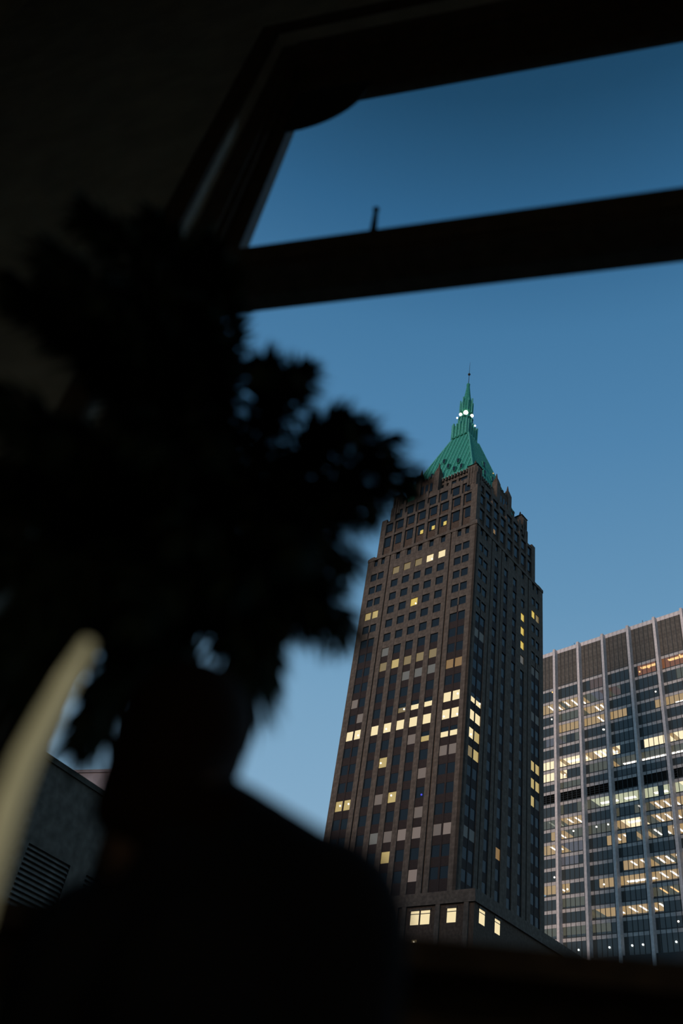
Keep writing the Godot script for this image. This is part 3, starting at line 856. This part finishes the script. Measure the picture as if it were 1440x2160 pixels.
func pendant() -> void:
	var p := thing("added_pendant_lamp", "small unseen pendant lamp with metal shade, added to warm the room wall", "lamp", Transform3D(Basis.IDENTITY, Vector3(2.5, 0, 3.5)))  # out of view, added for a faint warm tone on the wall
	part(p, "cord", lathe([[0.004, 3.1], [0.004, 9.4]], 8), M.iron)
	part(p, "shade", lathe([[0.02, 3.12], [0.05, 3.1], [0.16, 2.96], [0.155, 2.96], [0.045, 3.09], [0.0, 3.1]], 28), M.brass)
	part(p, "bulb_lamp", lathe([[0.0, 2.9], [0.03, 2.915], [0.045, 2.95], [0.03, 2.99], [0.015, 3.03], [0.0, 3.04]], 20), M.bulb)
	var o := OmniLight3D.new()
	o.name = "added_pendant_light"
	o.position = Vector3(0, 2.95, 0)
	o.light_color = Color(1.0, 0.94, 0.82)
	o.light_energy = 0.30
	o.light_size = 0.045
	o.omni_range = 20.0
	o.omni_attenuation = 2.0
	o.shadow_enabled = true
	p.add_child(o)

# ---------------------------------------------------------------- person

# bones: [a, b, radius a, radius b]; joined by a smooth minimum on a grid, skinned as surface nets
func nets(bones: Array, cell: float, blend: float, colour: Callable, st: SurfaceTool) -> void:
	var lo := Vector3(1e9, 1e9, 1e9)
	var hi := -lo
	for b in bones:
		var r: float = maxf(b[2], b[3]) + blend + cell * 2
		for p in [b[0], b[1]]:
			lo = lo.min(p - Vector3(r, r, r))
			hi = hi.max(p + Vector3(r, r, r))
	var n := Vector3i(((hi - lo) / cell).ceil()) + Vector3i.ONE
	var f := PackedFloat32Array()
	f.resize(n.x * n.y * n.z)
	f.fill(1.0)
	for b in bones:
		var r: float = maxf(b[2], b[3]) + blend + cell * 1.5
		var a: Vector3 = b[0]
		var c: Vector3 = b[1]
		var l0 := Vector3i(((a.min(c) - Vector3(r, r, r) - lo) / cell).floor()).clamp(Vector3i.ZERO, n - Vector3i.ONE)
		var l1 := Vector3i(((a.max(c) + Vector3(r, r, r) - lo) / cell).ceil()).clamp(Vector3i.ZERO, n - Vector3i.ONE)
		var ac := c - a
		var inv := 1.0 / maxf(ac.length_squared(), 1e-9)
		var ra: float = b[2]
		var rb: float = b[3]
		for z in range(l0.z, l1.z + 1):
			for y in range(l0.y, l1.y + 1):
				var at := (z * n.y + y) * n.x
				for x in range(l0.x, l1.x + 1):
					var p := lo + Vector3(x, y, z) * cell
					var s := clampf((p - a).dot(ac) * inv, 0.0, 1.0)
					var d := p.distance_to(a + ac * s) - lerpf(ra, rb, s)
					var o := f[at + x]
					var h := clampf(0.5 + 0.5 * (o - d) / blend, 0.0, 1.0)
					f[at + x] = lerpf(o, d, h) - blend * h * (1.0 - h)
	var ids := {}
	var verts := []
	var step := [1, n.x, n.x * n.y]
	for z in n.z - 1:
		for y in n.y - 1:
			for x in n.x - 1:
				var i := (z * n.y + y) * n.x + x
				var mask := 0
				for k in 8:
					if f[i + (k & 1) + ((k >> 1) & 1) * step[1] + (k >> 2) * step[2]] < 0.0: mask |= 1 << k
				if mask == 0 or mask == 255: continue
				var sum := Vector3.ZERO
				var cnt := 0
				for k in 8:
					for ax in 3:
						var k2 := k | (1 << ax)
						if k2 == k: continue
						var v0 := f[i + (k & 1) + ((k >> 1) & 1) * step[1] + (k >> 2) * step[2]]
						var v1 := f[i + (k2 & 1) + ((k2 >> 1) & 1) * step[1] + (k2 >> 2) * step[2]]
						if (v0 < 0.0) == (v1 < 0.0): continue
						var q := Vector3(k & 1, (k >> 1) & 1, k >> 2)
						q[ax] = v0 / (v0 - v1)
						sum += q
						cnt += 1
				ids[i] = verts.size()
				verts.append(lo + (Vector3(x, y, z) + sum / cnt) * cell)
	for v in verts:
		pass
	var emit := func(q: Array):
		for k in [0, 1, 2, 0, 2, 3]:
			var v: Vector3 = verts[ids[q[k]]]
			st.set_color(colour.call(v))
			st.add_vertex(v)
	for z in range(1, n.z - 1):
		for y in range(1, n.y - 1):
			for x in range(1, n.x - 1):
				var i := (z * n.y + y) * n.x + x
				var inside := f[i] < 0.0
				for ax in 3:
					if inside == (f[i + step[ax]] < 0.0): continue
					var u: int = step[(ax + 1) % 3]
					var w: int = step[(ax + 2) % 3]
					var q := [i, i - u, i - u - w, i - w]
					if inside: q.reverse()
					emit.call(q)

func person() -> void:
	var t := thing("person", "person in dark jacket with dark brown hair, head turned aside, before window", "person")
	var sn := Vector3(-0.247, 1.325, 0.862)      # near shoulder
	var sf := Vector3(-0.600, 1.325, 0.690)      # far shoulder
	var nk := (sn + sf) / 2 + Vector3(0, 0.05, 0)
	var hp := Vector3(-0.415, 0.86, 0.79)
	var across := (sn - sf).normalized()
	var face := Vector3(-across.z, 0, across.x)  # the way the chest looks
	var head := Vector3(-0.522, 1.545, 0.756)
	var look := Vector3(-0.62, 0.0, -0.78).normalized()
	var lookside := look.cross(Vector3.UP).normalized()
	var jacket := Color(0.022, 0.022, 0.024)
	var trousers := Color(0.008, 0.008, 0.010)
	var skin_c := Color(0.16, 0.095, 0.065)
	var lips := Color(0.12, 0.045, 0.04)
	var eyes := Color(0.02, 0.015, 0.012)
	var shoe := Color(0.006, 0.006, 0.006)
	var B := []
	# torso
	B.append([sn, sf, 0.062, 0.062])
	B.append([nk + Vector3(0.0, 0.075, 0), sn + Vector3(-0.01, 0.03, 0), 0.06, 0.056])
	B.append([nk + Vector3(0, 0.02, 0), sf + Vector3(0, 0.02, 0), 0.07, 0.05])
	for s in [-1, 1]:
		B.append([nk + across * 0.09 * s - Vector3(0, 0.12, 0) + face * 0.02, hp + across * 0.075 * s + Vector3(0, 0.12, 0), 0.115, 0.1])
		B.append([hp + across * 0.075 * s + Vector3(0, 0.12, 0), hp + across * 0.08 * s, 0.1, 0.115])
	# neck
	B.append([nk, head - look * 0.025 - Vector3(0, 0.06, 0), 0.06, 0.054])
	# legs
	for s in [-1, 1]:
		var hip: Vector3 = hp + across * 0.09 * s - Vector3(0, 0.04, 0)
		var knee: Vector3 = hip + Vector3(0, -0.37, 0) + face * 0.02
		var ankle := Vector3(knee.x, 0.085, knee.z) - face * 0.02
		B.append([hip, knee, 0.088, 0.058])
		B.append([knee, ankle, 0.058, 0.04])
		B.append([ankle - Vector3(0, 0.04, 0) - face * 0.03, ankle - Vector3(0, 0.048, 0) + face * 0.14, 0.042, 0.034])
	# arms hanging, slightly bent
	var wrists := []
	for e in [[sn, 1.0], [sf, -1.0]]:
		var sho: Vector3 = e[0]
		var elbow: Vector3 = sho + across * 0.05 * e[1] + Vector3(0, -0.28, 0) - face * 0.03
		var wrist: Vector3 = elbow + Vector3(0, -0.235, 0) + face * 0.07 - across * 0.01 * e[1]
		B.append([sho, elbow, 0.06, 0.045])
		B.append([elbow, wrist, 0.045, 0.032])
		wrists.append([wrist, e[1]])
	var st := SurfaceTool.new()
	st.begin(Mesh.PRIMITIVE_TRIANGLES)
	st.set_smooth_group(0)
	nets(B, 0.016, 0.045, func(v: Vector3) -> Color:
		if v.y < 0.085: return shoe
		if v.y > nk.y + 0.11 and v.distance_to(Vector3(head.x, v.y, head.z)) < 0.12: return skin_c
		return jacket if v.y > 0.78 else trousers, st)
	# head: skull, jaw, nose, lips, ears, eyes
	var H := []
	var up := Vector3.UP
	H.append([head + up * 0.03 - look * 0.03, head + up * 0.035 + look * 0.02, 0.074, 0.07])
	H.append([head + look * 0.03 + up * 0.02, head + look * 0.045 - up * 0.075, 0.056, 0.036])
	H.append([head - up * 0.05, head + look * 0.055 - up * 0.085, 0.05, 0.026])
	H.append([head - look * 0.02 - up * 0.04, head - look * 0.03 - up * 0.13, 0.052, 0.054])
	H.append([head + look * 0.08 + up * 0.012, head + look * 0.094 - up * 0.028, 0.009, 0.013])
	H.append([head + look * 0.084 - up * 0.058 - lookside * 0.016, head + look * 0.084 - up * 0.058 + lookside * 0.016, 0.007, 0.007])
	for s in [-1, 1]:
		H.append([head + lookside * 0.07 * s - up * 0.012 - look * 0.01, head + lookside * 0.074 * s + up * 0.022 - look * 0.016, 0.009, 0.013])
		H.append([head + look * 0.075 + lookside * 0.03 * s + up * 0.022, head + look * 0.075 + lookside * 0.034 * s + up * 0.022, 0.012, 0.012])
	nets(H, 0.005, 0.012, func(v: Vector3) -> Color:
		var q := v - head
		if absf(q.dot(up) + 0.058) < 0.008 and q.dot(look) > 0.075: return lips
		if absf(q.dot(up) - 0.022) < 0.007 and absf(absf(q.dot(lookside)) - 0.031) < 0.010 and q.dot(look) > 0.07: return eyes
		return skin_c, st)
	# hands
	for e in wrists:
		var w: Vector3 = e[0]
		var palm_n: Vector3 = across * -e[1]
		var dn := (Vector3(0, -1, 0) + face * 0.15).normalized()
		var sd := face
		var P := []
		for k in 4:
			P.append([w, w + dn * 0.08 + sd * (0.028 - k * 0.018), 0.017, 0.012])
			var base := w + dn * 0.085 + sd * (0.03 - k * 0.019)
			var len1: float = [0.036, 0.041, 0.038, 0.029][k]
			var mid: Vector3 = base + (dn + palm_n * 0.25).normalized() * len1
			var tip: Vector3 = mid + (dn + palm_n * 0.8).normalized() * len1 * 0.9
			P.append([base, mid, 0.0095, 0.0088])
			P.append([mid, tip, 0.0088, 0.0078])
		var tb := w + dn * 0.03 + sd * 0.026
		P.append([tb, tb + (dn * 0.8 + sd * 0.7).normalized() * 0.035, 0.013, 0.0105])
		P.append([tb + (dn * 0.8 + sd * 0.7).normalized() * 0.035, tb + (dn * 0.8 + sd * 0.7).normalized() * 0.035 + (dn + palm_n * 0.3).normalized() * 0.028, 0.0105, 0.0085])
		nets(P, 0.004, 0.005, func(_v: Vector3) -> Color: return skin_c, st)
	st.index()
	st.generate_normals()
	part(t, "body", st.commit(), M.body)
	# hair: cap over the skull falling to the collar at the back
	var sh := SurfaceTool.new()
	sh.begin(Mesh.PRIMITIVE_TRIANGLES)
	sh.set_smooth_group(0)
	var R := []
	R.append([head + up * 0.034 - look * 0.036, head + up * 0.046 + look * 0.022, 0.083, 0.070])
	R.append([head - look * 0.04 + up * 0.01, head - look * 0.045 - up * 0.10, 0.072, 0.056])
	R.append([head - look * 0.04 - up * 0.09, nk - look * 0.03 + Vector3(0.02, 0.05, 0.01), 0.052, 0.055])
	for s in [-1, 1]:
		R.append([head + lookside * 0.048 * s + up * 0.03 - look * 0.01, head + lookside * 0.05 * s - up * 0.09 - look * 0.03, 0.038, 0.03])
	nets(R, 0.006, 0.02, func(_v: Vector3) -> Color: return Color.WHITE, sh)
	sh.index()
	sh.generate_normals()
	part(t, "hair", sh.commit(), M.hair)

# ---------------------------------------------------------------- scene

func _ready() -> void:
	# camera: low in the room, tipped up and rolled, focus on the far buildings
	var cam := Camera3D.new()
	cam.name = "camera"
	cam.fov = 61.714
	cam.near = 0.02
	cam.far = 2000.0
	cam.transform = Transform3D(Basis(Vector3.UP, deg_to_rad(20.82)) * Basis(Vector3.RIGHT, deg_to_rad(40.407)) * Basis(Vector3.BACK, deg_to_rad(11.148)), CAM)
	var lens := CameraAttributesPhysical.new()
	lens.frustum_focal_length = 35.0
	lens.frustum_focus_distance = 200.0
	lens.frustum_near = 0.02
	lens.frustum_far = 2000.0
	lens.exposure_aperture = 1.35
	cam.attributes = lens
	add_child(cam)
	cam.fov = 61.714
	cam.current = true

	# dusk sky
	# clear air at dusk: [sine of the height, linear colour], the same all round
	var air := [[-1.0, Color(0.01, 0.011, 0.012)], [-0.05, Color(0.03, 0.04, 0.05)], [0.0, Color(0.33, 0.48, 0.58)], [0.2, Color(0.305, 0.485, 0.64)], [0.38, Color(0.245, 0.44, 0.635)], [0.48, Color(0.205, 0.40, 0.60)], [0.58, Color(0.145, 0.33, 0.535)], [0.72, Color(0.090, 0.255, 0.465)], [0.80, Color(0.067, 0.215, 0.41)], [0.865, Color(0.036, 0.145, 0.30)], [0.92, Color(0.017, 0.080, 0.168)], [1.0, Color(0.008, 0.045, 0.10)]]
	var panorama := Image.create(256, 512, false, Image.FORMAT_RGBF)
	for y in 512:
		var h := sin((0.5 - (y + 0.5) / 512.0) * PI)
		var k := 0
		while k < air.size() - 2 and h > air[k + 1][0]: k += 1
		var c0: Color = air[k][1]
		var c1: Color = air[k + 1][1]
		var c := c0.lerp(c1, clampf((h - air[k][0]) / (air[k + 1][0] - air[k][0]), 0.0, 1.0))
		for x in 256: panorama.set_pixel(x, y, c * 0.93)
	var sky_mat := PanoramaSkyMaterial.new()
	sky_mat.panorama = ImageTexture.create_from_image(panorama)
	var sky := Sky.new()
	sky.sky_material = sky_mat
	var env := Environment.new()
	env.background_mode = Environment.BG_SKY
	env.sky = sky
	env.tonemap_mode = Environment.TONE_MAPPER_LINEAR
	env.tonemap_exposure = 1.0
	env.sdfgi_enabled = true
	env.ssao_enabled = true
	env.ssil_enabled = true
	var we := WorldEnvironment.new()
	we.name = "dusk_environment"
	we.environment = env
	add_child(we)

	# last broad glow of the set sun, low behind the room
	var sun := DirectionalLight3D.new()
	sun.name = "afterglow"
	var travel := (az(28.0) * cos(deg_to_rad(14.0)) + Vector3.DOWN * sin(deg_to_rad(14.0))).normalized()
	sun.transform = Transform3D(Basis.looking_at(travel), Vector3(0, 60, 60))
	sun.light_color = Color(1.0, 0.92, 0.87)
	sun.light_energy = 0.50
	sun.light_angular_distance = 13.0
	sun.shadow_enabled = true
	sun.sky_mode = DirectionalLight3D.SKY_MODE_LIGHT_ONLY
	add_child(sun)

	materials()
	var gst := st_new()
	st_box(gst, -500, 500, -28, -26, -600, 400)
	var g := part(self, "street_ground", done(gst), M.asphalt)
	tag(g, "dark street level far below the buildings", "ground", "", "structure")
	room()
	tower()
	office()
	neighbours()
	person()
	plant()
	arc_lamp()
	pendant()
